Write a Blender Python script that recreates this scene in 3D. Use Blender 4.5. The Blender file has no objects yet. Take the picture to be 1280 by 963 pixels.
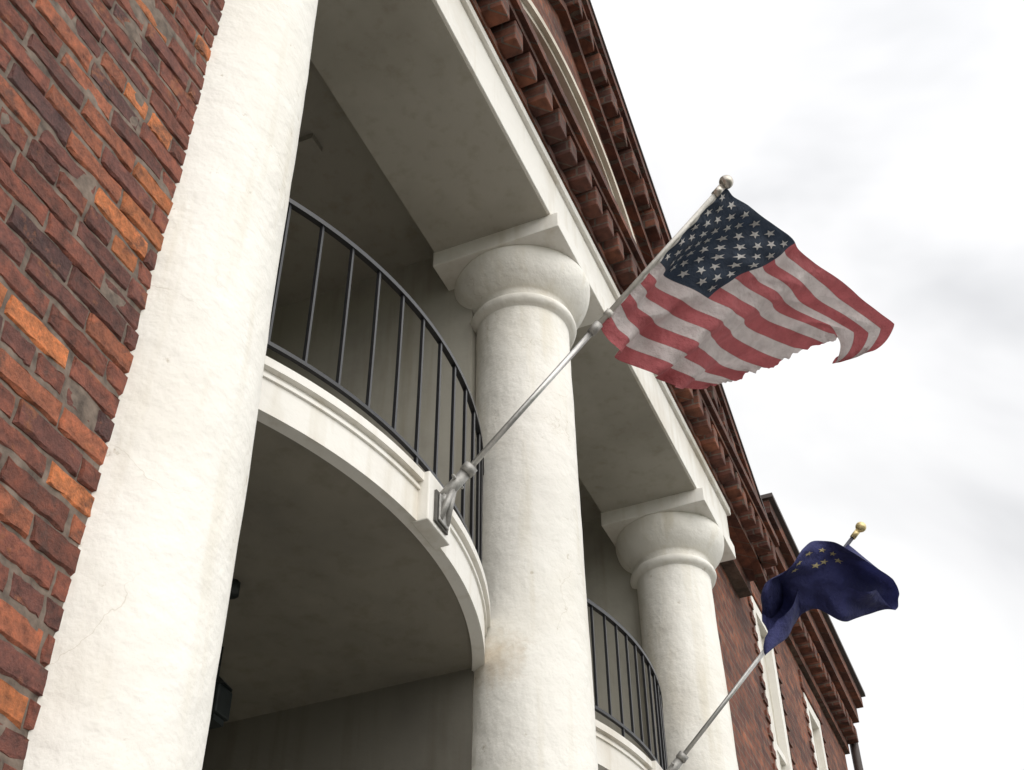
import bpy, bmesh, math, random
from mathutils import Vector, Matrix, noise
random.seed(7)
S=0.6; ZC=1.6
scene=bpy.context.scene
def P(x,y,z): return Vector((x*S,y*S,z*S+ZC))
# ------------------------------------------------------------ materials
def newmat(name):
    m=bpy.data.materials.new(name); m.use_nodes=True
    nt=m.node_tree; b=nt.nodes['Principled BSDF']; return m,nt,b
def N(nt,t,**k):
    n=nt.nodes.new(t)
    for a,v in k.items(): setattr(n,a,v)
    return n
def ramp(nt,stops):
    r=N(nt,'ShaderNodeValToRGB'); e=r.color_ramp.elements
    e[0].position,e[0].color=stops[0][0],(*stops[0][1],1)
    e[1].position,e[1].color=stops[-1][0],(*stops[-1][1],1)
    for p,c in stops[1:-1]:
        q=e.new(p); q.color=(*c,1)
    return r
def noise_n(nt,vec,scale,detail=5,rough=.55):
    n=N(nt,'ShaderNodeTexNoise'); n.inputs['Scale'].default_value=scale
    n.inputs['Detail'].default_value=detail; n.inputs['Roughness'].default_value=rough
    nt.links.new(vec,n.inputs['Vector']); return n
def mixc(nt,fac,a,b,mode='MIX'):
    m=N(nt,'ShaderNodeMix',data_type='RGBA',blend_type=mode)
    for i,v in ((0,fac),(6,a),(7,b)):
        if hasattr(v,'links') or hasattr(v,'is_linked'): nt.links.new(v,m.inputs[i])
        elif i==0: m.inputs[0].default_value=v
        else: m.inputs[i].default_value=(*v,1)
    return m.outputs[2]
def bump(nt,h,b,strength,dist,prev=None):
    n=N(nt,'ShaderNodeBump'); n.inputs['Strength'].default_value=strength; n.inputs['Distance'].default_value=dist
    nt.links.new(h,n.inputs['Height'])
    if prev: nt.links.new(prev,n.inputs['Normal'])
    if b: nt.links.new(n.outputs[0],b.inputs['Normal'])
    return n.outputs[0]
def wpos(nt): return N(nt,'ShaderNodeNewGeometry').outputs['Position']
def mth(nt,op,a,b=None):
    n=N(nt,'ShaderNodeMath',operation=op)
    for i,v in enumerate((a,b)):
        if v is None: continue
        if isinstance(v,(int,float)): n.inputs[i].default_value=v
        else: nt.links.new(v,n.inputs[i])
    return n.outputs[0]

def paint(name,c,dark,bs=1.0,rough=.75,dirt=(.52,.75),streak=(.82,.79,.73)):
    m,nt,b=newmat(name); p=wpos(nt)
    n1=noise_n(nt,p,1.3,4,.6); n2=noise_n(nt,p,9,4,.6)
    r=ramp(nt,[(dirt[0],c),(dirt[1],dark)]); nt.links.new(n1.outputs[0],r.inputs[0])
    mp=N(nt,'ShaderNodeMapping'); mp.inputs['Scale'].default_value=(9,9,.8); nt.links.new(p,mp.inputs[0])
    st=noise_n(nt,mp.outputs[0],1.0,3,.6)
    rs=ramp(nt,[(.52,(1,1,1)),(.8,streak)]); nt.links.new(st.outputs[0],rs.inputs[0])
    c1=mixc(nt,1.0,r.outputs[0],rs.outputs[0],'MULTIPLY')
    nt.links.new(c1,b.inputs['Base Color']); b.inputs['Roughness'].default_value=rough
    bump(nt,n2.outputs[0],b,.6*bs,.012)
    return m
def stucco():
    m,nt,b=newmat('white_stucco'); p=wpos(nt)
    n1=noise_n(nt,p,1.1,4,.6); n2=noise_n(nt,p,15,6,.62); n4=noise_n(nt,p,4.5,4,.55)
    r=ramp(nt,[(.48,(.82,.795,.735)),(.78,(.70,.66,.58))]); nt.links.new(n1.outputs[0],r.inputs[0])
    mp=N(nt,'ShaderNodeMapping'); mp.inputs['Scale'].default_value=(8,8,.7); nt.links.new(p,mp.inputs[0])
    st=noise_n(nt,mp.outputs[0],1.0,3,.6)
    rs=ramp(nt,[(.54,(1,1,1)),(.8,(.86,.83,.76))]); nt.links.new(st.outputs[0],rs.inputs[0])
    c=mixc(nt,1.0,r.outputs[0],rs.outputs[0],'MULTIPLY')
    v=N(nt,'ShaderNodeTexVoronoi',feature='DISTANCE_TO_EDGE'); v.inputs['Scale'].default_value=1.3
    sc=N(nt,'ShaderNodeVectorMath',operation='SCALE'); sc.inputs[3].default_value=.35; md=N(nt,'ShaderNodeVectorMath',operation='ADD')
    nt.links.new(n4.outputs['Color'],sc.inputs[0]); nt.links.new(p,md.inputs[0]); nt.links.new(sc.outputs[0],md.inputs[1]); nt.links.new(md.outputs[0],v.inputs['Vector'])
    r3=ramp(nt,[(0,(.66,.62,.54)),(.003,(1,1,1))]); nt.links.new(v.outputs['Distance'],r3.inputs[0])
    rm=ramp(nt,[(.48,(0,0,0)),(.58,(.6,.6,.6))]); nt.links.new(n1.outputs[0],rm.inputs[0])
    cr=mixc(nt,rm.outputs[0],(1,1,1),r3.outputs[0]); c=mixc(nt,1,c,cr,'MULTIPLY')
    r2=ramp(nt,[(.25,(.66,.61,.53)),(.33,(1,1,1))]); nt.links.new(n2.outputs[0],r2.inputs[0]); c=mixc(nt,1,c,r2.outputs[0],'MULTIPLY')
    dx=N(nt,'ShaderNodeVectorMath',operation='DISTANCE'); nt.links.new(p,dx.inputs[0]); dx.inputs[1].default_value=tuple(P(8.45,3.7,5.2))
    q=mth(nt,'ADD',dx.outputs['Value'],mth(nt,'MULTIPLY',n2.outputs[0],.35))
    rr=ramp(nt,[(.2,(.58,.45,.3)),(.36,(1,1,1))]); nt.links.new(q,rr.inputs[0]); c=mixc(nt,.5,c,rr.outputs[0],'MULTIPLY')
    nt.links.new(c,b.inputs['Base Color']); b.inputs['Roughness'].default_value=.75
    a=bump(nt,n4.outputs[0],None,.6,.035); bump(nt,n2.outputs[0],b,.55,.010,a)
    return m
M_stucco=stucco()
M_white=paint('white_trim_paint',(.79,.765,.71),(.63,.58,.50),.6,.6,(.48,.72))
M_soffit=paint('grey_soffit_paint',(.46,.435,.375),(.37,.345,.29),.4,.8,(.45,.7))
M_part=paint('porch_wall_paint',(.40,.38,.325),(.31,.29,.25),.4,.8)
M_lowshade=paint('lower_porch_shaded_paint',(.17,.158,.13),(.13,.12,.10),.4,.8)  # shadow beside the column put into the lower partition's darker base colour
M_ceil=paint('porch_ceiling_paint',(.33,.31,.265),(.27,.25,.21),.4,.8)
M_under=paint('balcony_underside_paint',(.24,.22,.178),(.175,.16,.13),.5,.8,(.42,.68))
M_cream=paint('cream_moulding',(.62,.56,.47),(.45,.38,.3),.5,.7)

def brickmat(name,rough=.9,k=1.0):
    m,nt,b=newmat(name); p=wpos(nt)
    s=N(nt,'ShaderNodeSeparateXYZ'); nt.links.new(p,s.inputs[0])
    c=N(nt,'ShaderNodeCombineXYZ'); nt.links.new(mth(nt,'ADD',s.outputs[0],s.outputs[1]),c.inputs[0]); nt.links.new(s.outputs[2],c.inputs[1])
    nz=noise_n(nt,p,14,4); sc=N(nt,'ShaderNodeVectorMath',operation='SCALE'); sc.inputs[3].default_value=.014
    nt.links.new(nz.outputs['Color'],sc.inputs[0]); av=N(nt,'ShaderNodeVectorMath',operation='ADD')
    nt.links.new(c.outputs[0],av.inputs[0]); nt.links.new(sc.outputs[0],av.inputs[1])
    bt=N(nt,'ShaderNodeTexBrick'); bt.offset=.5
    for kk,v in (('Scale',1),('Mortar Size',.008),('Mortar Smooth',.2),('Brick Width',.25),('Row Height',.084),('Bias',-.1)): bt.inputs[kk].default_value=v
    bt.inputs['Color1'].default_value=(.12*k,.042*k,.028*k,1); bt.inputs['Color2'].default_value=(.27*k,.094*k,.048*k,1); bt.inputs['Mortar'].default_value=(.16*k,.115*k,.088*k,1)
    nt.links.new(av.outputs[0],bt.inputs['Vector'])
    r=ramp(nt,[(.3,(.55,.55,.55)),(.7,(1.25,1.2,1.15))]); nt.links.new(nz.outputs[0],r.inputs[0])
    n4=noise_n(nt,p,1.6,5,.65); r4=ramp(nt,[(.35,(.58,.55,.55)),(.65,(1.2,1.2,1.2))]); nt.links.new(n4.outputs[0],r4.inputs[0])
    cc=mixc(nt,1,bt.outputs[0],r.outputs[0],'MULTIPLY'); cc=mixc(nt,1,cc,r4.outputs[0],'MULTIPLY')
    nt.links.new(cc,b.inputs['Base Color']); b.inputs['Roughness'].default_value=rough
    h=mth(nt,'SUBTRACT',mth(nt,'MULTIPLY',nz.outputs[0],.8),bt.outputs['Fac'])
    bump(nt,h,b,.9,.012)
    return m
M_brick=brickmat('red_brick_masonry',.9,1.05)
M_brickd=brickmat('corbel_brick_masonry',.9,.76)
def geobrickmat():
    m,nt,b=newmat('weathered_brick'); p=wpos(nt)
    at=N(nt,'ShaderNodeAttribute'); at.attribute_name='bcol'
    n2=noise_n(nt,p,22,8,.78); r=ramp(nt,[(.32,(.36,.36,.38)),(.5,(.98,.98,.98)),(.72,(1.8,1.6,1.4))]); nt.links.new(n2.outputs[0],r.inputs[0])
    c=mixc(nt,1,at.outputs['Color'],r.outputs[0],'MULTIPLY')
    n5=noise_n(nt,p,6,6,.75); r5=ramp(nt,[(.55,(0,0,0)),(.64,(1,1,1))]); nt.links.new(n5.outputs[0],r5.inputs[0])
    c=mixc(nt,mth(nt,'MULTIPLY',r5.outputs[0],.7),c,(.088,.050,.039))
    r6=ramp(nt,[(.33,(1,1,1)),(.42,(0,0,0))]); nt.links.new(n5.outputs[0],r6.inputs[0])
    c=mixc(nt,mth(nt,'MULTIPLY',r6.outputs[0],.65),c,(.39,.145,.06))
    nt.links.new(c,b.inputs['Base Color']); b.inputs['Roughness'].default_value=.85
    bump(nt,n2.outputs[0],b,1.0,.018)
    return m
M_gbrick=geobrickmat()
def simple(name,c,rough=.6,metal=0,nscale=12,var=.25,bs=.3):
    m,nt,b=newmat(name); p=wpos(nt); n=noise_n(nt,p,nscale,4,.6)
    d=tuple(x*(1-var) for x in c); l=tuple(min(1,x*(1+var)) for x in c)
    r=ramp(nt,[(.3,d),(.7,l)]); nt.links.new(n.outputs[0],r.inputs[0]); nt.links.new(r.outputs[0],b.inputs['Base Color'])
    b.inputs['Roughness'].default_value=rough; b.inputs['Metallic'].default_value=metal
    bump(nt,n.outputs[0],b,bs,.003); return m
M_mortar=simple('mortar',(.15,.115,.09),.95,0,22,.55,1)
M_iron=simple('black_painted_iron',(.012,.012,.014),.4,0,40,.3)
M_alu=simple('brushed_aluminium',(.50,.49,.47),.38,.8,60,.15)
M_cast=simple('cast_metal',(.34,.33,.31),.5,.5,60,.2)
M_gold=simple('gold_ball_finish',(.62,.5,.25),.35,.5,30,.2)
M_silver=simple('silver_ball_finish',(.45,.41,.36),.3,.8,30,.2)
M_roof=simple('dark_roof_metal',(.05,.035,.03),.6,0,8,.3)
M_glass=simple('window_glass',(.05,.06,.065),.08,0,2,.2,0)
M_conc=simple('concrete_pavement',(.36,.35,.33),.9,0,5,.15,.5)
M_asph=simple('asphalt',(.05,.05,.052),.9,0,30,.25,.6)
M_line=simple('road_paint',(.7,.68,.6),.7,0,20,.1)
M_grass=simple('ground_grass',(.06,.09,.035),.95,0,3,.4,.6)
M_dark=simple('lantern_black',(.015,.02,.02),.5,0,20,.2)
M_curt=simple('window_curtain',(.5,.47,.40),.8,0,6,.15)
M_pad=simple('weathered_timber_pad',(.10,.095,.085),.8,0,30,.3)

def empty(name,loc=(0,0,0)):
    e=bpy.data.objects.new(name,None); scene.collection.objects.link(e); e.location=loc; return e
def mkobj(name,verts,faces,mat,parent=None,smooth=False):
    me=bpy.data.meshes.new(name); me.from_pydata([tuple(v) for v in verts],[],faces)
    bm=bmesh.new(); bm.from_mesh(me); bmesh.ops.recalc_face_normals(bm,faces=bm.faces); bm.to_mesh(me); bm.free()
    if smooth:
        for f in me.polygons: f.use_smooth=True
    me.materials.append(mat)
    o=bpy.data.objects.new(name,me); scene.collection.objects.link(o)
    if parent: o.parent=parent
    return o
BF=[(0,1,3,2),(4,6,7,5),(0,4,5,1),(2,3,7,6),(0,2,6,4),(1,5,7,3)]
def boxv(x0,x1,y0,y1,z0,z1): return [P(x,y,z) for x in (x0,x1) for y in (y0,y1) for z in (z0,z1)]
def box(name,x0,x1,y0,y1,z0,z1,mat,parent,bev=0):
    o=mkobj(name,boxv(x0,x1,y0,y1,z0,z1),BF,mat,parent)
    if bev:
        md=o.modifiers.new('b','BEVEL'); md.width=bev; md.segments=2; md.limit_method='ANGLE'
    return o
def multibox(name,lst,mat,parent,bev=0):
    V=[];F=[]
    for vs in lst:
        k=len(V); V+=vs; F+=[tuple(i+k for i in f) for f in BF]
    o=mkobj(name,V,F,mat,parent)
    if bev:
        md=o.modifiers.new('b','BEVEL'); md.width=bev; md.segments=1
    return o
def lathe(name,prof,cx,cy,mat,parent,n=72):
    V=[];F=[]
    for r,z in prof:
        for i in range(n):
            a=2*math.pi*i/n; V.append(P(cx+r*math.cos(a),cy+r*math.sin(a),z))
    for j in range(len(prof)-1):
        for i in range(n):
            F.append((j*n+i,j*n+(i+1)%n,(j+1)*n+(i+1)%n,(j+1)*n+i))
    for v in V:
        q=noise.noise(Vector((v.x*2.2,v.y*2.2,v.z*1.4)))*.009+noise.noise(v*7)*.003
        d=Vector((v.x-cx*S,v.y-cy*S,0))
        if d.length>0: v+=d.normalized()*q
    o=mkobj(name,V,F,mat,parent,True); return o
def tube(name,pts,r,mat,parent,n=12,sm=True,r2=None):
    V=[];F=[]
    for k,p in enumerate(pts):
        a=pts[max(0,k-1)]; b=pts[min(len(pts)-1,k+1)]; t=(b-a).normalized()
        up=Vector((0,0,1)) if abs(t.z)<.95 else Vector((1,0,0))
        x=t.cross(up).normalized(); y=x.cross(t)
        rr=r if r2 is None else r+(r2-r)*k/(len(pts)-1)
        for i in range(n):
            an=2*math.pi*(i+.5)/n; V.append(p+x*math.cos(an)*rr+y*math.sin(an)*rr)
    for k in range(len(pts)-1):
        for i in range(n): F.append((k*n+i,k*n+(i+1)%n,(k+1)*n+(i+1)%n,(k+1)*n+i))
    F.append(tuple(range(n))); F.append(tuple((len(pts)-1)*n+i for i in range(n)))
    return mkobj(name,V,F,mat,parent,sm)

# ------------------------------------------------------------ ground
def sheet(name,x0,x1,y0,y1,z,mat):
    return mkobj(name,[(x0,y0,z),(x1,y0,z),(x1,y1,z),(x0,y1,z)],[(0,1,2,3)],mat)
sheet('ground',-1500,1500,-1500,1500,-.16,M_grass)
mkobj('pavement',[Vector((x,y,z)) for x in(-60,60) for y in(-1.6,2.6) for z in(-.15,0)],BF,M_conc)
mkobj('kerb',[Vector((x,y,z)) for x in(-60,60) for y in(-1.75,-1.603) for z in(-.15,.003)],BF,simple('kerb_stone',(.4,.39,.37)))
sheet('road',-200,200,-11,-1.75,-.15,M_asph)
sheet('road_markings',-200,200,-6.45,-6.3,-.146,M_line)
mkobj('far_pavement',[Vector((x,y,z)) for x in(-60,60) for y in(-14,-11) for z in(-.15,0)],BF,M_conc)

# ------------------------------------------------------------ building
B=empty('brick_building')
YC=3.63; YW=3.395; ZG=-ZC/S
CX=[3.9,8.95,14.03]
prof=[(.70,ZG),(.70,ZG+.3),(.62,ZG+.34),(.62,ZG+.5),(.545,ZG+.56)]
n=60
for i in range(n+1):
    t=i/n; z=ZG+.6+(9.18-ZG-.6)*t
    prof.append((.535-.055*max(0,(t-.45)/.55)**1.2,z))
prof+=[(.48,9.19),(.515,9.2),(.55,9.225),(.56,9.26),(.55,9.295),(.515,9.32),(.485,9.325),(.482,9.35),(.485,9.40),(.495,9.42)]
for i in range(13):
    a=math.pi/2*i/12; prof.append((.505+.215*math.sin(a)**1.5,9.43+.37*(1-math.cos(a))))
prof+=[(.72,9.82),(.71,9.85)]
for i,c in enumerate(CX):
    lathe('column_%d'%i,prof,c,YC,M_stucco,B)
    box('abacus_%d'%i,c-.74,c+.74,2.92,4.33,9.84,10.052,M_white,B,.006)
box('entablature_beam',3.1,14.95,3.0,4.3,10.055,10.86,M_white,B,.006)
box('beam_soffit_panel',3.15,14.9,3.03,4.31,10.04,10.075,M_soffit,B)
box('entablature_cap',3.02,15.02,2.95,4.2,10.74,10.865,M_white,B,.008)
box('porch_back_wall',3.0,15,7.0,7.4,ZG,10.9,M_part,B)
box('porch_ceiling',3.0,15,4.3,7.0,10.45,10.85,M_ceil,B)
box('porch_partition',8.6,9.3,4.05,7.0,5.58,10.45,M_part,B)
box('porch_lower_partition',8.52,9.3,3.95,7.0,ZG,5.235,M_lowshade,B)
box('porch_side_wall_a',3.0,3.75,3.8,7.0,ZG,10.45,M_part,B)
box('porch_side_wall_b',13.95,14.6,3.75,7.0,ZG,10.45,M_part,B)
for k,cx in enumerate((6.3,11.6)):
    box('porch_door_frame_%d'%k,cx-.95,cx+.95,6.93,7.0,5.6,9.3,M_white,B)
    box('porch_door_glass_%d'%k,cx-.75,cx+.75,6.9,6.93,5.7,9.1,M_glass,B)
    box('porch_lower_door_frame_%d'%k,cx-1,cx+1,6.93,7.0,ZG,3.5,M_white,B)
    box('porch_lower_door_%d'%k,cx-.8,cx+.8,6.9,6.93,ZG,3.3,M_dark,B)
box('ceiling_vent',6.6,6.8,4.9,5.1,10.38,10.45,M_ceil,B)

# balconies
CY=7.53
def arcpts(cx,R,x0,x1,n=48):
    a0=math.asin((x0-cx)/R); a1=math.asin((x1-cx)/R)
    return [(cx+R*math.sin(a0+(a1-a0)*i/n),CY-R*math.cos(a0+(a1-a0)*i/n)) for i in range(n+1)]
def arcslab(name,cx,R,x0,x1,yb,z0,z1,mat,inner=None):
    pts=arcpts(cx,R,x0,x1)
    if inner: back=arcpts(cx,inner,x0,x1)
    else: back=[(x,yb) for x,y in pts]
    V=[];F=[];m=len(pts)
    for q in (pts,back):
        for z in (z0,z1):
            for x,y in q: V.append(P(x,y,z))
    for i in range(m-1):
        F.append((i,i+1,m+i+1,m+i)); F.append((2*m+i,3*m+i,3*m+i+1,2*m+i+1))
        F.append((i,2*m+i,2*m+i+1,i+1)); F.append((m+i,m+i+1,3*m+i+1,3*m+i))
    F.append((0,m,3*m,2*m)); F.append((m-1,3*m-1,4*m-1,2*m-1))
    return mkobj(name,V,F,mat,B)
def balcony(k,cx,xa,xb,xr0,xr1,ztop,nb):
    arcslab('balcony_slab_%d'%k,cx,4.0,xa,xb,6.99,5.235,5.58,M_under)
    arcslab('balcony_fascia_%d'%k,cx,4.1,xa,xb,0,5.21,5.56,M_white,4.0)
    arcslab('balcony_fascia_bead_%d'%k,cx,4.118,xa,xb,0,5.47,5.50,M_white,4.08)
    arcslab('balcony_fascia_lip_%d'%k,cx,4.145,xa,xb,0,5.54,5.61,M_white,3.95)
    R=4.06
    for nm,z,r in (('top_rail',ztop,.019),('bottom_rail',5.80,.014)):
        tube('%s_%d'%(nm,k),[P(x,y,z) for x,y in arcpts(cx,R,xr0,xr1)],r,M_iron,B,4,False)
    L=[]
    for i,(x,y) in enumerate(arcpts(cx,R,xr0,xr1,nb)):
        e=.0125 if i not in(0,nb) else .022
        z0=5.80 if i not in(0,nb,nb//2) else 5.6
        L.append([P(x+a*e,y+b*e,z) for a in(-1,1) for b in(-1,1) for z in(z0,ztop)])
    multibox('balusters_%d'%k,L,M_iron,B)
balcony(0,6.72,4.15,8.72,4.5,8.52,7.2,14)
balcony(1,11.74,9.2,13.9,9.4,13.1,6.95,17)

# brick masonry walls
box('wall_far_left',-16,-5,YW,4.3,ZG,10.87,M_brick,B)
def wallx(name,x0,x1,z0,z1): return box(name,x0,x1,YW,3.95,z0,z1,M_brick,B)
wallx('wall_right_a',14.38,17.85,ZG,12.6)
wallx('wall_right_b',19.1,21.45,ZG,12.6)
wallx('wall_right_c',22.7,25.4,ZG,12.6)
for k,x in enumerate((17.85,21.45)):
    zt=11.2
    wallx('wall_over_window_%d'%k,x,x+1.25,zt,12.6)
    wallx('wall_between_window_%d'%k,x,x+1.25,4.2,6.4)
    wallx('wall_under_window_%d'%k,x,x+1.25,ZG,.2)
    for j,(z0,z1) in enumerate(((6.4,zt),(.2,4.2))):
        nm='%d_%d'%(k,j)
        L=[boxv(x,x+.2,3.38,3.6,z0,z1),boxv(x+1.05,x+1.25,3.38,3.6,z0,z1),boxv(x+.2,x+1.05,3.383,3.6,z1-.22,z1),boxv(x+.2,x+1.05,3.383,3.6,z0,z0+.12),
           boxv(x+.2,x+1.05,3.43,3.6,(z0+z1)/2-.06,(z0+z1)/2+.06),boxv(x+.6,x+.65,3.45,3.6,z0+.12,z1-.22)]
        multibox('window_frame_'+nm,L,M_white,B)
        box('window_glass_'+nm,x+.05,x+1.2,3.5,3.62,z0+.02,z1-.02,M_curt,B)
        box('window_sill_'+nm,x-.1,x+1.35,3.25,3.375,z0-.14,z0-.002,M_white,B)
        L=[boxv(x-.15+i*.145,x-.15+i*.145+.125,YW-.04,YW+.1,z1+.02,z1+.4) for i in range(11)]
        multibox('brick_lintel_'+nm,L,M_brick,B,.004)
        L=[]
        zz=z0
        while zz<z1-.1:
            L.append(boxv(x-.24,x-.01,YW-.03,YW+.05,zz,zz+.12)); L.append(boxv(x+1.26,x+1.49,YW-.03,YW+.05,zz,zz+.12)); zz+=.28
        multibox('brick_jamb_'+nm,L,M_brick,B)
L=[];zz=0.
while zz<10.5:
    L.append(boxv(14.6,14.95,YW-.05,YW+.05,zz,zz+.12)); zz+=.28
multibox('brick_quoin_teeth',L,M_brick,B)
box('rear_block',-16,25.39,7.45,28,ZG,12.6,M_brick,B)
box('right_return_wall',24.9,25.39,3.95,7.45,ZG,12.6,M_brick,B)
box('left_return_wall',-16,-15.5,4.31,7.45,ZG,12.6,M_brick,B)

# gable
GXC=8.95; X0=.9; X1=17.0
def zr(x): return 15.75-.52*abs(x-GXC)
def prism(name,xs,low,high,y0,y1,mat):
    V=[];F=[];m=len(xs)
    for y in (y0,y1):
        for f in (low,high):
            for x in xs: V.append(P(x,y,f(x)))
    for i in range(m-1):
        F.append((i,i+1,m+i+1,m+i)); F.append((2*m+i,3*m+i,3*m+i+1,2*m+i+1))
        F.append((i,2*m+i,2*m+i+1,i+1)); F.append((m+i,m+i+1,3*m+i+1,3*m+i))
    F.append((0,m,3*m,2*m)); F.append((m-1,3*m-1,4*m-1,2*m-1))
    return mkobj(name,V,F,mat,B)
XS=[X0,GXC,X1]
prism('gable_wall',XS,lambda x:10.87,lambda x:max(zr(x)-.02,11.0),3.05,4.3,M_brick)
prism('gable_roof',[X0-.1,GXC,X1+.1],lambda x:zr(x)-.0,lambda x:zr(x)+.06,2.72,28,M_roof)
prism('rake_band_top',XS,lambda x:zr(x)-.2,lambda x:zr(x)-.003,2.74,3.06,M_brickd)
prism('rake_band_mid',XS,lambda x:zr(x)-.33,lambda x:zr(x)-.2,2.80,3.06,M_brickd)
prism('rake_band_low',XS,lambda x:zr(x)-.95,lambda x:zr(x)-.78,2.93,3.06,M_brickd)
L=[];x=X0+.1
while x<X1-.25:
    a,b=x,x+.2
    if not(a<GXC<b): L.append([P(px,py,zr(px)+dz) for px in(a,b) for py in(2.78+random.uniform(-.015,.015),3.06) for dz in(-.69+random.uniform(-.02,.02),-.332)])
    x+=.40+random.uniform(-.01,.01)
multibox('rake_dentils',L,M_brickd,B,.006)
box('corbel_low',X0,X1,2.93,3.06,10.872,10.985,M_brickd,B)
box('corbel_high',X0,X1,2.66,3.06,11.37,11.5,M_brickd,B)
box('corbel_mid',X0,X1,2.72,3.06,11.27,11.367,M_brickd,B)
L=[];x=X0+.05
while x<X1-.1:
    L.append(boxv(x,x+.195,2.73+random.uniform(-.02,.02),3.06,10.96+random.uniform(-.015,.015),11.268)); x+=.385+random.uniform(-.01,.01)
multibox('corbel_dentils',L,M_brickd,B,.006)
box('corbel_under',X0,3.0,3.2,YW+.02,10.62,10.868,M_brick,B); box('corbel_under_r',15.03,X1,3.2,YW+.02,10.62,10.868,M_brick,B)
def arch(name,R0,R1,y0,y1):
    cx,cz=8.8,9.77; am=math.acos((11.51-cz)/R1); n=50
    V=[];F=[]
    for i in range(n+1):
        a=-am+2*am*i/n
        for R in(R0,R1):
            for y in(y0,y1): V.append(P(cx+R*math.sin(a),y,cz+R*math.cos(a)))
    for i in range(n):
        k=4*i
        F+=[(k,k+2,k+6,k+4),(k+1,k+5,k+7,k+3),(k,k+4,k+5,k+1),(k+2,k+3,k+7,k+6)]
    F+=[(0,1,3,2),(4*n,4*n+2,4*n+3,4*n+1)]
    return mkobj(name,V,F,M_cream,B)
arch('arch_moulding_outer',3.2,3.3,2.84,3.06); arch('arch_moulding_inner',3.12,3.198,2.9,3.06)
WX0,WX1=18.0,25.45
for i,(z0,z1,y) in enumerate(((11.75,11.95,3.3),(12.25,12.42,3.12),(12.42,12.75,3.0),(12.75,13.02,2.86))):
    box('wing_cornice_%d'%i,WX0,WX1+.04*i,y,3.96,z0+.002,z1,M_brickd,B)
box('wing_roof_edge',WX0-.05,WX1+.2,2.78,28,13.022,13.1,M_roof,B)
box('wing_parapet_fill',WX0+.01,WX1-.1,3.97,4.5,12.602,13.0,M_brick,B)
L=[];x=WX0+.05
while x<WX1-.1:
    L.append(boxv(x,x+.2,3.08,YW,11.952,12.248)); x+=.40
multibox('wing_dentils',L,M_brickd,B,.006)
tube('downspout',[P(25.55,3.2,12.2),P(25.55,3.2,11.5),P(25.55,3.2,ZG)],.055,M_roof,B,10)

def brickwall():
    V=[];F=[];C=[]
    rh=.084; bw=.25; z=.0; row=0
    while z<8.1:
        header=(row%7==3)
        w=bw/2 if header else bw
        x=-3.0+(0 if row%2 else -bw/2)+random.uniform(-.02,.02)
        while x<2.14:
            x1=x+w
            g=.005
            a0=max(x,-3.0)+g+random.uniform(-.004,.004); a1=min(x1,2.22)-g+random.uniform(-.004,.004)
            if a1-a0>.03:
                z0=z+g+random.uniform(-.003,.003); z1=z+rh-g+random.uniform(-.003,.003)
                yf=YW*S+random.uniform(-.004,.004); c=.008; k=len(V)
                tl=random.uniform(-.003,.003); sk=random.uniform(-.003,.003)
                def wob(): return random.uniform(-.0035,.0035)
                nx=8
                def ring(y,ins):
                    pts=[]
                    for i in range(nx+1): pts.append((a0+ins+(a1-a0-2*ins)*i/nx, y, z0+ins))
                    pts.append((a1-ins,y,(z0+z1)/2))
                    for i in range(nx+1): pts.append((a1-ins-(a1-a0-2*ins)*i/nx, y, z1-ins))
                    pts.append((a0+ins,y,(z0+z1)/2))
                    return [(p[0]+wob(),p[1]+wob()*.5+tl*(p[2]-z0)/.08,p[2]+wob()+sk*(p[0]-a0)/.25) for p in pts]
                m=2*(nx+1)+2
                V+= [(p[0],YW*S+.05,p[2]) for p in ring(0,0)] + ring(yf+c,0) + ring(yf,c*.8)
                n0=len(F)
                for r in (0,1):
                    for i in range(m): F.append((k+r*m+i,k+r*m+(i+1)%m,k+(r+1)*m+(i+1)%m,k+(r+1)*m+i))
                F.append(tuple(k+2*m+i for i in range(m)))
                q=random.random(); v=random.uniform(.78,1.28)
                cl=noise.noise(Vector((x*1.2,z*1.2,5)))
                q-=max(0,cl)*.15
                if q<.08: col=(.48,.16,.058)
                elif q<.26: col=(.31,.102,.052)
                elif q<.66: col=(.20,.066,.042)
                elif q<.94: col=(.15,.055,.041)
                else: col=(.10,.044,.038)
                col=tuple(t*v for t in col)
                C+=[(*col,1)]*(len(F)-n0)
            x=x1
        z+=rh; row+=1
    me=bpy.data.meshes.new('brick_courses'); me.from_pydata(V,[],F)
    ca=me.color_attributes.new('bcol','FLOAT_COLOR','CORNER')
    for p,c in zip(me.polygons,C):
        for l in p.loop_indices: ca.data[l].color=c
    me.materials.append(M_gbrick)
    o=bpy.data.objects.new('brick_courses',me); scene.collection.objects.link(o); o.parent=B
brickwall()
def mortar():
    V=[];F=[];x0,x1,z0,z1=-3.0,2.2,0.,8.12;nx=200;nz=320
    for j in range(nz+1):
        for i in range(nx+1):
            x=x0+(x1-x0)*i/nx; z=z0+(z1-z0)*j/nz
            V.append((x,YW*S+.006+noise.noise(Vector((x*9,0,z*12)))*.008,z))
    for j in range(nz):
        for i in range(nx): F.append((j*(nx+1)+i,j*(nx+1)+i+1,(j+1)*(nx+1)+i+1,(j+1)*(nx+1)+i))
    mkobj('mortar_face',V,F,M_mortar,B,True)
mortar()
box('mortar_bed',-5,3.62,YW+.04,3.8,ZG,10.87,M_mortar,B)

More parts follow.
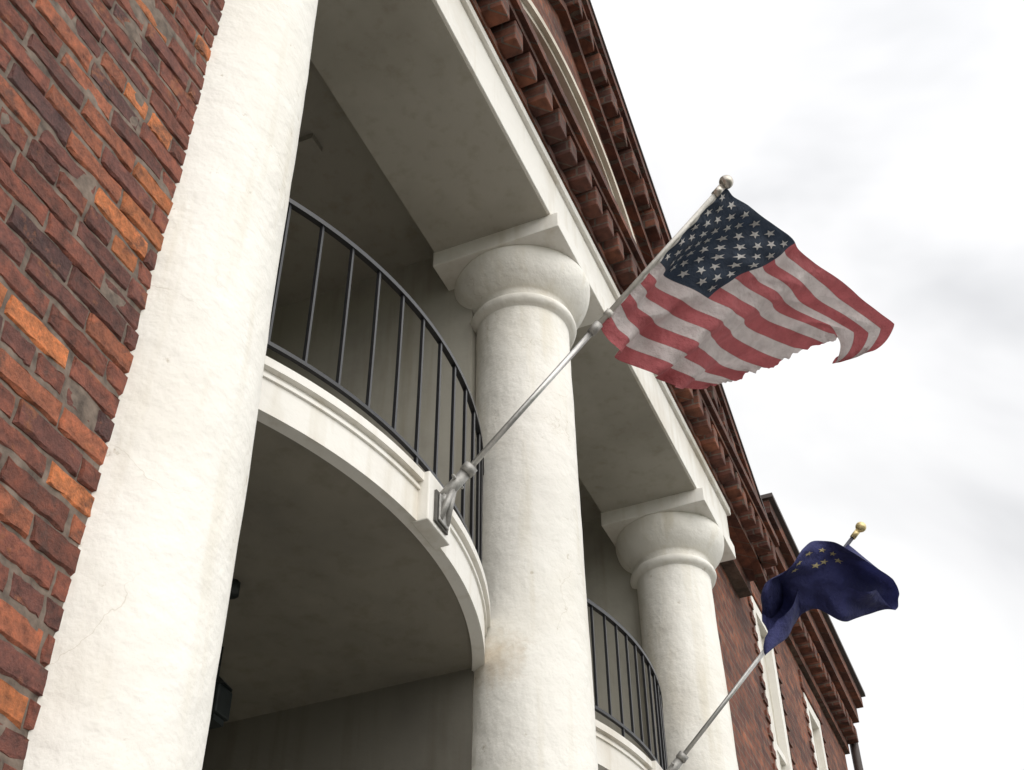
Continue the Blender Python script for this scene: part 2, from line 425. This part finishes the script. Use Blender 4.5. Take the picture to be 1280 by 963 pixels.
# ------------------------------------------------------------ lanterns
LN=empty('hanging_lantern')
def lantern(x,y,z):
    box('body',x-.10,x+.10,y-.10,y+.10,z-.18,z+.06,M_dark,LN,.01)
    tube('roof',[P(x,y,z+.06),P(x,y,z+.16)],.08,M_dark,LN,8,False,.02)
    tube('stem',[P(x,y,z+.15),P(x,y,5.235)],.006,M_dark,LN,8)
    box('base',x-.07,x+.07,y-.07,y+.07,z-.23,z-.18,M_dark,LN)
lantern(7.41,5.62,4.80)
tube('spotlight',[P(6.65,5.06,5.235),P(6.65,5.06,5.14)],.045,M_dark,LN,10)

# ------------------------------------------------------------ flag poles
def ball(name,c,r,mat,parent):
    me=bpy.data.meshes.new(name); bm=bmesh.new(); bmesh.ops.create_uvsphere(bm,u_segments=24,v_segments=16,radius=r); bm.to_mesh(me); bm.free()
    for f in me.polygons: f.use_smooth=True
    me.materials.append(mat); o=bpy.data.objects.new(name,me); scene.collection.objects.link(o); o.location=c; o.parent=parent
def pole(xp,matb,upper):
    E=empty('flagpole')
    a=P(xp,3.36,5.46); t=P(xp,.96,7.83); d=(t-a)
    box('mount_block',xp-.18,xp+.18,3.35,3.48,5.20,5.62,M_white,E,.006)
    box('mount_pad',xp-.10,xp+.10,3.33,3.347,5.235,5.5,M_pad,E)
    box('mount_plate',xp-.075,xp+.075,3.31,3.327,5.25,5.48,M_cast,E,.004)
    tube('socket',[a+d*.0,a+d*.09],.027,M_cast,E,16)
    tube('socket_collar',[a+d*.085,a+d*.105],.033,M_cast,E,16)
    tube('bracket_arm_1',[P(xp-.05,3.32,5.28),a+d*.05],.014,M_cast,E,8)
    tube('bracket_arm_2',[P(xp+.05,3.32,5.28),a+d*.05],.014,M_cast,E,8)
    tube('bracket_heel',[P(xp,3.32,5.42),a+d*.02],.026,M_cast,E,12)
    tube('lever_screw',[a+d*.06+Vector((-.05,0,0)),a+d*.06+Vector((.05,0,0))],.007,M_cast,E,8)
    tube('lower_tube',[a+d*.02,a+d*.53],.0135,M_alu,E,16)
    tube('joint_collar',[a+d*.505,a+d*.535],.021,M_cast,E,16)
    tube('joint_collar_2',[a+d*.56,a+d*.575],.019,upper,E,16)
    tube('upper_tube',[a+d*.53,a+d*.985],.0125,upper,E,16)
    tube('finial_collar',[a+d*.955,a+d*.985],.018,matb,E,16)
    ball('finial_ball',t,.034,matb,E)
    return E
M_wpole=simple('off_white_pole',(.5,.48,.44),.45,.3,30,.15)
M_bpole=simple('dark_pole',(.06,.06,.08),.45,.3,30,.2)
pole(6.64,M_silver,M_wpole); pole(11.70,M_gold,M_bpole)

# ------------------------------------------------------------ flag cloth
def cloth(name,colnodes,trans=.3):
    m=bpy.data.materials.new(name); m.use_nodes=True; nt=m.node_tree
    b=nt.nodes['Principled BSDF']; out=nt.nodes['Material Output']
    col=colnodes(nt)
    p=wpos(nt); n1=noise_n(nt,p,13,4,.6)
    r=ramp(nt,[(.3,(.76,.74,.74)),(.65,(1,1,1))]); nt.links.new(n1.outputs[0],r.inputs[0])
    c=mixc(nt,1,col,r.outputs[0],'MULTIPLY')
    b.inputs['Roughness'].default_value=.85; nt.links.new(c,b.inputs['Base Color'])
    a=bump(nt,n1.outputs[0],b,1.0,.028)
    tr=N(nt,'ShaderNodeBsdfTranslucent'); nt.links.new(c,tr.inputs[0]); nt.links.new(a,tr.inputs['Normal'])
    mx=N(nt,'ShaderNodeMixShader'); mx.inputs[0].default_value=trans
    nt.links.new(b.outputs[0],mx.inputs[1]); nt.links.new(tr.outputs[0],mx.inputs[2]); nt.links.new(mx.outputs[0],out.inputs[0]); return m
def usflag(nt):
    uv=N(nt,'ShaderNodeUVMap'); s=N(nt,'ShaderNodeSeparateXYZ'); nt.links.new(uv.outputs[0],s.inputs[0])
    M=lambda op,a,b=None: mth(nt,op,a,b)
    u,v=s.outputs[0],s.outputs[1]
    vs=M('MULTIPLY',v,13); st=M('FLOOR',vs); par=M('MODULO',st,2)
    c=mixc(nt,par,(.45,.12,.13),(.66,.595,.585))
    fr=M('ABSOLUTE',M('SUBTRACT',M('FRACT',vs),.5)); seam=M('GREATER_THAN',fr,.475)
    c=mixc(nt,M('MULTIPLY',seam,.35),c,(.25,.10,.10))
    can=M('MULTIPLY',M('LESS_THAN',u,.4),M('LESS_THAN',v,7/13))
    c=mixc(nt,can,c,(.032,.046,.072))
    c=mixc(nt,M('LESS_THAN',u,.012),c,(.6,.58,.54)); return c
M_us=cloth('stars_and_stripes_cloth',usflag,.35)
def rgbn(c):
    def f(nt):
        n=N(nt,'ShaderNodeRGB'); n.outputs[0].default_value=(*c,1); return n.outputs[0]
    return f
M_star=cloth('star_cloth',rgbn((.68,.66,.64)))
M_navy=cloth('navy_cloth',rgbn((.028,.032,.125)),.2)
M_yel=cloth('gold_emblem_cloth',rgbn((.48,.41,.22)))

A=Vector((6.64,.99,7.8)); Bv=Vector((6.64,2.07,6.735)); Cv=Vector((8.12,1.66,7.11)); Ev=Vector((8.78,.08,7.86))
Nn=Vector((.286,.671,.684))
def sst(x): x=max(0,min(1,x)); return x*x*(3-2*x)
def flag1(u,v):
    w=sst((.38-v)/.20)
    uf=.85
    up=(1-w)*u+w*min(u/uf,1.0)
    ub=up*(.70+.30*up)
    base=A*(1-ub)*(1-v)+Ev*ub*(1-v)+Bv*(1-ub)*v+Cv*ub*v
    g=sst(u/.2)
    ph=2*math.pi*(1.7*up-.5*v)
    d=.11*g*math.sin(ph+.9)*(.35+.9*v)*(1-.4*up)+.06*g*math.sin(2*math.pi*(3.7*up+.9*v)+1)*(.4+v)*(1-.3*up)+.010*math.sin(2*math.pi*(7*v+2*up))*(1-.5*u)
    cx=(up-.50-.10*v); d+=.08*g*math.exp(-(cx/.05)**2)*(.3+v)
    p=base+Nn*d
    p.z-=.24*math.sin(math.pi*min(1,up**.9))*v*v-.015*math.sin(math.pi*up)*(1-v)
    bb=math.exp(-((v-.42)/.17)**2)*up**3
    p.z+=.08*bb; p.y-=.17*bb
    p.y+=.04*math.sin(2*math.pi*up*1.5)*v
    p.z-=.03*abs(math.sin(math.pi*v))*(1-g)
    k=max(0,(u-uf)/(1-uf))*w
    if k>0:   # fly end rolls over and tucks back, showing its reverse
        an=k*math.pi*1.05
        p+=Vector((.08*math.sin(an),.13*(1-math.cos(an))+.03*math.sin(an),-.095*(1-math.cos(an))-.04*math.sin(an)))
    q=noise.noise(Vector((u*7,v*5,3)))*.045*g+noise.noise(Vector((u*17,v*9,9)))*.018
    e=sst((u-.95)/.05)*(1-w); p.x+=e*(.025*math.sin(v*31)+.05*noise.noise(Vector((v*60,1,1)))+.04*noise.noise(Vector((v*25,3,1))))
    return p+Nn*q
def toW(p): return P(p.x,p.y,p.z)
def surf(name,f,nu,nv,mat,parent):
    V=[toW(f(i/nu,j/nv)) for j in range(nv+1) for i in range(nu+1)]
    F=[(j*(nu+1)+i,j*(nu+1)+i+1,(j+1)*(nu+1)+i+1,(j+1)*(nu+1)+i) for j in range(nv) for i in range(nu)]
    me=bpy.data.meshes.new(name); me.from_pydata([tuple(v) for v in V],[],F)
    uvl=me.uv_layers.new(name='UVMap')
    for lp in me.loops:
        i=lp.vertex_index; uvl.data[lp.index].uv=((i%(nu+1))/nu,(i//(nu+1))/nv)
    for p in me.polygons: p.use_smooth=True
    me.materials.append(mat); o=bpy.data.objects.new(name,me); scene.collection.objects.link(o); o.parent=parent; return o
def stars(name,f,lst,mat,parent,Lu,Lv):
    V=[];F=[]
    for (u,v,r) in lst:
        for sgn in(-1,1):
            k=len(V)
            def pt(uu,vv):
                e=.004
                p=f(uu,vv); n=(f(uu+e,vv)-f(uu-e,vv)).cross(f(uu,vv+e)-f(uu,vv-e)).normalized()
                return toW(p)+n*sgn*.004
            V.append(pt(u,v))
            for i in range(10):
                a=-math.pi/2+i*math.pi/5; rr=r if i%2==0 else r*.40
                V.append(pt(u+rr*math.cos(a)/Lu,v+rr*math.sin(a)/Lv))
            for i in range(10): F.append((k,k+1+i,k+1+(i+1)%10))
    mkobj(name,V,F,mat,parent)
FU=empty('american_flag')
surf('cloth',flag1,240,150,M_us,FU)
L=[]
for r in range(9):
    for c in range(6 if r%2==0 else 5):
        u=.4*((2*c+1+(r%2))/12); v=(7/13)*(r+1)/10
        L.append((u,v,.026))
stars('stars',flag1,L,M_star,FU,1.5,.9)

OF=Vector((-1.0,-.09,-.66))
rows=[[(11.69,2.07,6.74),(11.69,1.83,6.97),(11.69,1.6,7.2),(11.69,1.36,7.43),(11.69,1.13,7.66)],
[(11.92,2.08,7.1),(11.99,2.0,7.60),(11.89,1.62,7.80),(11.89,1.28,7.84),(12.19,.98,7.72)],
[(12.02,2.10,7.10),(12.19,2.02,7.56),(12.14,1.70,7.70),(12.24,1.30,7.68),(12.62,.82,7.66)],
[(11.85,2.08,6.80),(12.19,1.88,7.14),(12.34,1.68,7.46),(12.64,1.33,7.40),(12.80,.93,7.52)],
[(11.80,2.05,6.90),(12.0,1.88,7.25),(12.1,1.66,7.62),(12.30,1.33,7.60),(12.55,1.02,7.64)]]
rows=[[Vector(a)+(OF if k>0 else Vector((0,0,0))) for a in r] for k,r in enumerate(rows)]
def cr(p,t):
    n=len(p)-1; x=t*n; i=min(int(max(x,0)),n-1); f=x-i
    p0=p[max(i-1,0)];p1=p[i];p2=p[i+1];p3=p[min(i+2,n)]
    return .5*((2*p1)+(p2-p0)*f+(2*p0-5*p1+4*p2-p3)*f*f+(3*p1-p0-3*p2+p3)*f**3)
def flag2(u,v):
    q=[cr(r,1-v) for r in rows]
    p=cr(q,u)
    g=sst(u/.2)
    fold=.035*math.sin(11*v+16*u)+.02*math.sin(23*v-11*u+1)+.08*noise.noise(Vector((u*5,v*4,1)))+.03*noise.noise(Vector((u*13,v*11,4)))
    return p+Vector((.3,.4,.8))*fold*g+Vector((-.7,0,-.5))*(.18*math.sin(9*v+7*u)+.06*math.sin(20*v-6*u))*g
FS=empty('state_flag')
surf('cloth',flag2,160,130,M_navy,FS)
L=[]
for i in range(6):
    a=i/5*math.pi; L.append((.42-.07*math.sin(a),.25+.26*(1-math.cos(a))/2,.024))
L+= [(.42,.34,.026),(.43,.39,.026)]
stars('emblem_stars',flag2,L,M_yel,FS,1.6,.9)

# ------------------------------------------------------------ world and sun
sd=Vector((-.42,-.72,.60)).normalized()
w=bpy.data.worlds.new('World'); scene.world=w; w.use_nodes=True; nt=w.node_tree
bg=nt.nodes['Background']; bg.inputs[1].default_value=.1
sky=N(nt,'ShaderNodeTexSky',sky_type='NISHITA'); sky.sun_disc=False
sky.sun_elevation=math.asin(sd.z); sky.sun_rotation=math.atan2(sd.x,sd.y)
tc=N(nt,'ShaderNodeTexCoord'); g=tc.outputs['Generated']
mp=N(nt,'ShaderNodeMapping'); mp.inputs['Location'].default_value=(.35,.1,.6); mp.inputs['Scale'].default_value=(1,1,1.25); nt.links.new(g,mp.inputs[0])
n1=noise_n(nt,mp.outputs[0],2.6,5,.5); n1.inputs['Distortion'].default_value=.3
def blob(d,c0,c1):
    dp=N(nt,'ShaderNodeVectorMath',operation='DOT_PRODUCT'); nt.links.new(g,dp.inputs[0]); dp.inputs[1].default_value=tuple(Vector(d).normalized())
    mr=N(nt,'ShaderNodeMapRange',interpolation_type='SMOOTHSTEP'); mr.inputs[1].default_value=c0; mr.inputs[2].default_value=c1
    nt.links.new(dp.outputs['Value'],mr.inputs[0]); return mr.outputs[0]
b1=blob((.747,-.06,.83),.978,.999)
b2=blob((.86,-.12,.58),.985,.999)
f=mth(nt,'SUBTRACT',mth(nt,'ADD',n1.outputs[0],.112),mth(nt,'ADD',mth(nt,'MULTIPLY',b1,.15),mth(nt,'MULTIPLY',b2,.06)))
r=ramp(nt,[(.34,(6.0,6.05,6.25)),(.45,(7.8,7.85,8.0)),(.54,(9.4,9.4,9.5)),(.66,(10.6,10.6,10.6))]); nt.links.new(f,r.inputs[0])
mr=N(nt,'ShaderNodeMapRange'); mr.inputs[1].default_value=.0; mr.inputs[2].default_value=1; mr.inputs[3].default_value=1; mr.inputs[4].default_value=2.0
dp=N(nt,'ShaderNodeVectorMath',operation='DOT_PRODUCT'); nt.links.new(g,dp.inputs[0]); dp.inputs[1].default_value=tuple(sd)
nt.links.new(dp.outputs['Value'],mr.inputs[0])
sc=N(nt,'ShaderNodeVectorMath',operation='SCALE'); nt.links.new(r.outputs[0],sc.inputs[0]); nt.links.new(mr.outputs[0],sc.inputs[3])
c=mixc(nt,.95,sky.outputs[0],sc.outputs[0]); nt.links.new(c,bg.inputs[0])
sl=bpy.data.lights.new('sun','SUN'); sl.energy=1.25; sl.angle=math.radians(60); sl.color=(1,.95,.88)
so=bpy.data.objects.new('sun',sl); scene.collection.objects.link(so); so.rotation_euler=sd.to_track_quat('Z','Y').to_euler()

# ------------------------------------------------------------ camera
R=Vector((.3937,-.9193,-.0082)); F=Vector((.6906,.2899,.6626))
cd=bpy.data.cameras.new('camera'); cam=bpy.data.objects.new('camera',cd); scene.collection.objects.link(cam)
F.normalize(); R=(R-F*R.dot(F)).normalized(); U=R.cross(F)
m=Matrix((R,U,-F)).transposed().to_4x4(); m.translation=Vector((0,0,ZC)); cam.matrix_world=m
cd.sensor_width=36; cd.lens=1614/1280*36; cd.clip_start=.05; cd.clip_end=5000
scene.camera=cam
scene.view_settings.view_transform='Standard'; scene.view_settings.look='None'; scene.view_settings.exposure=0
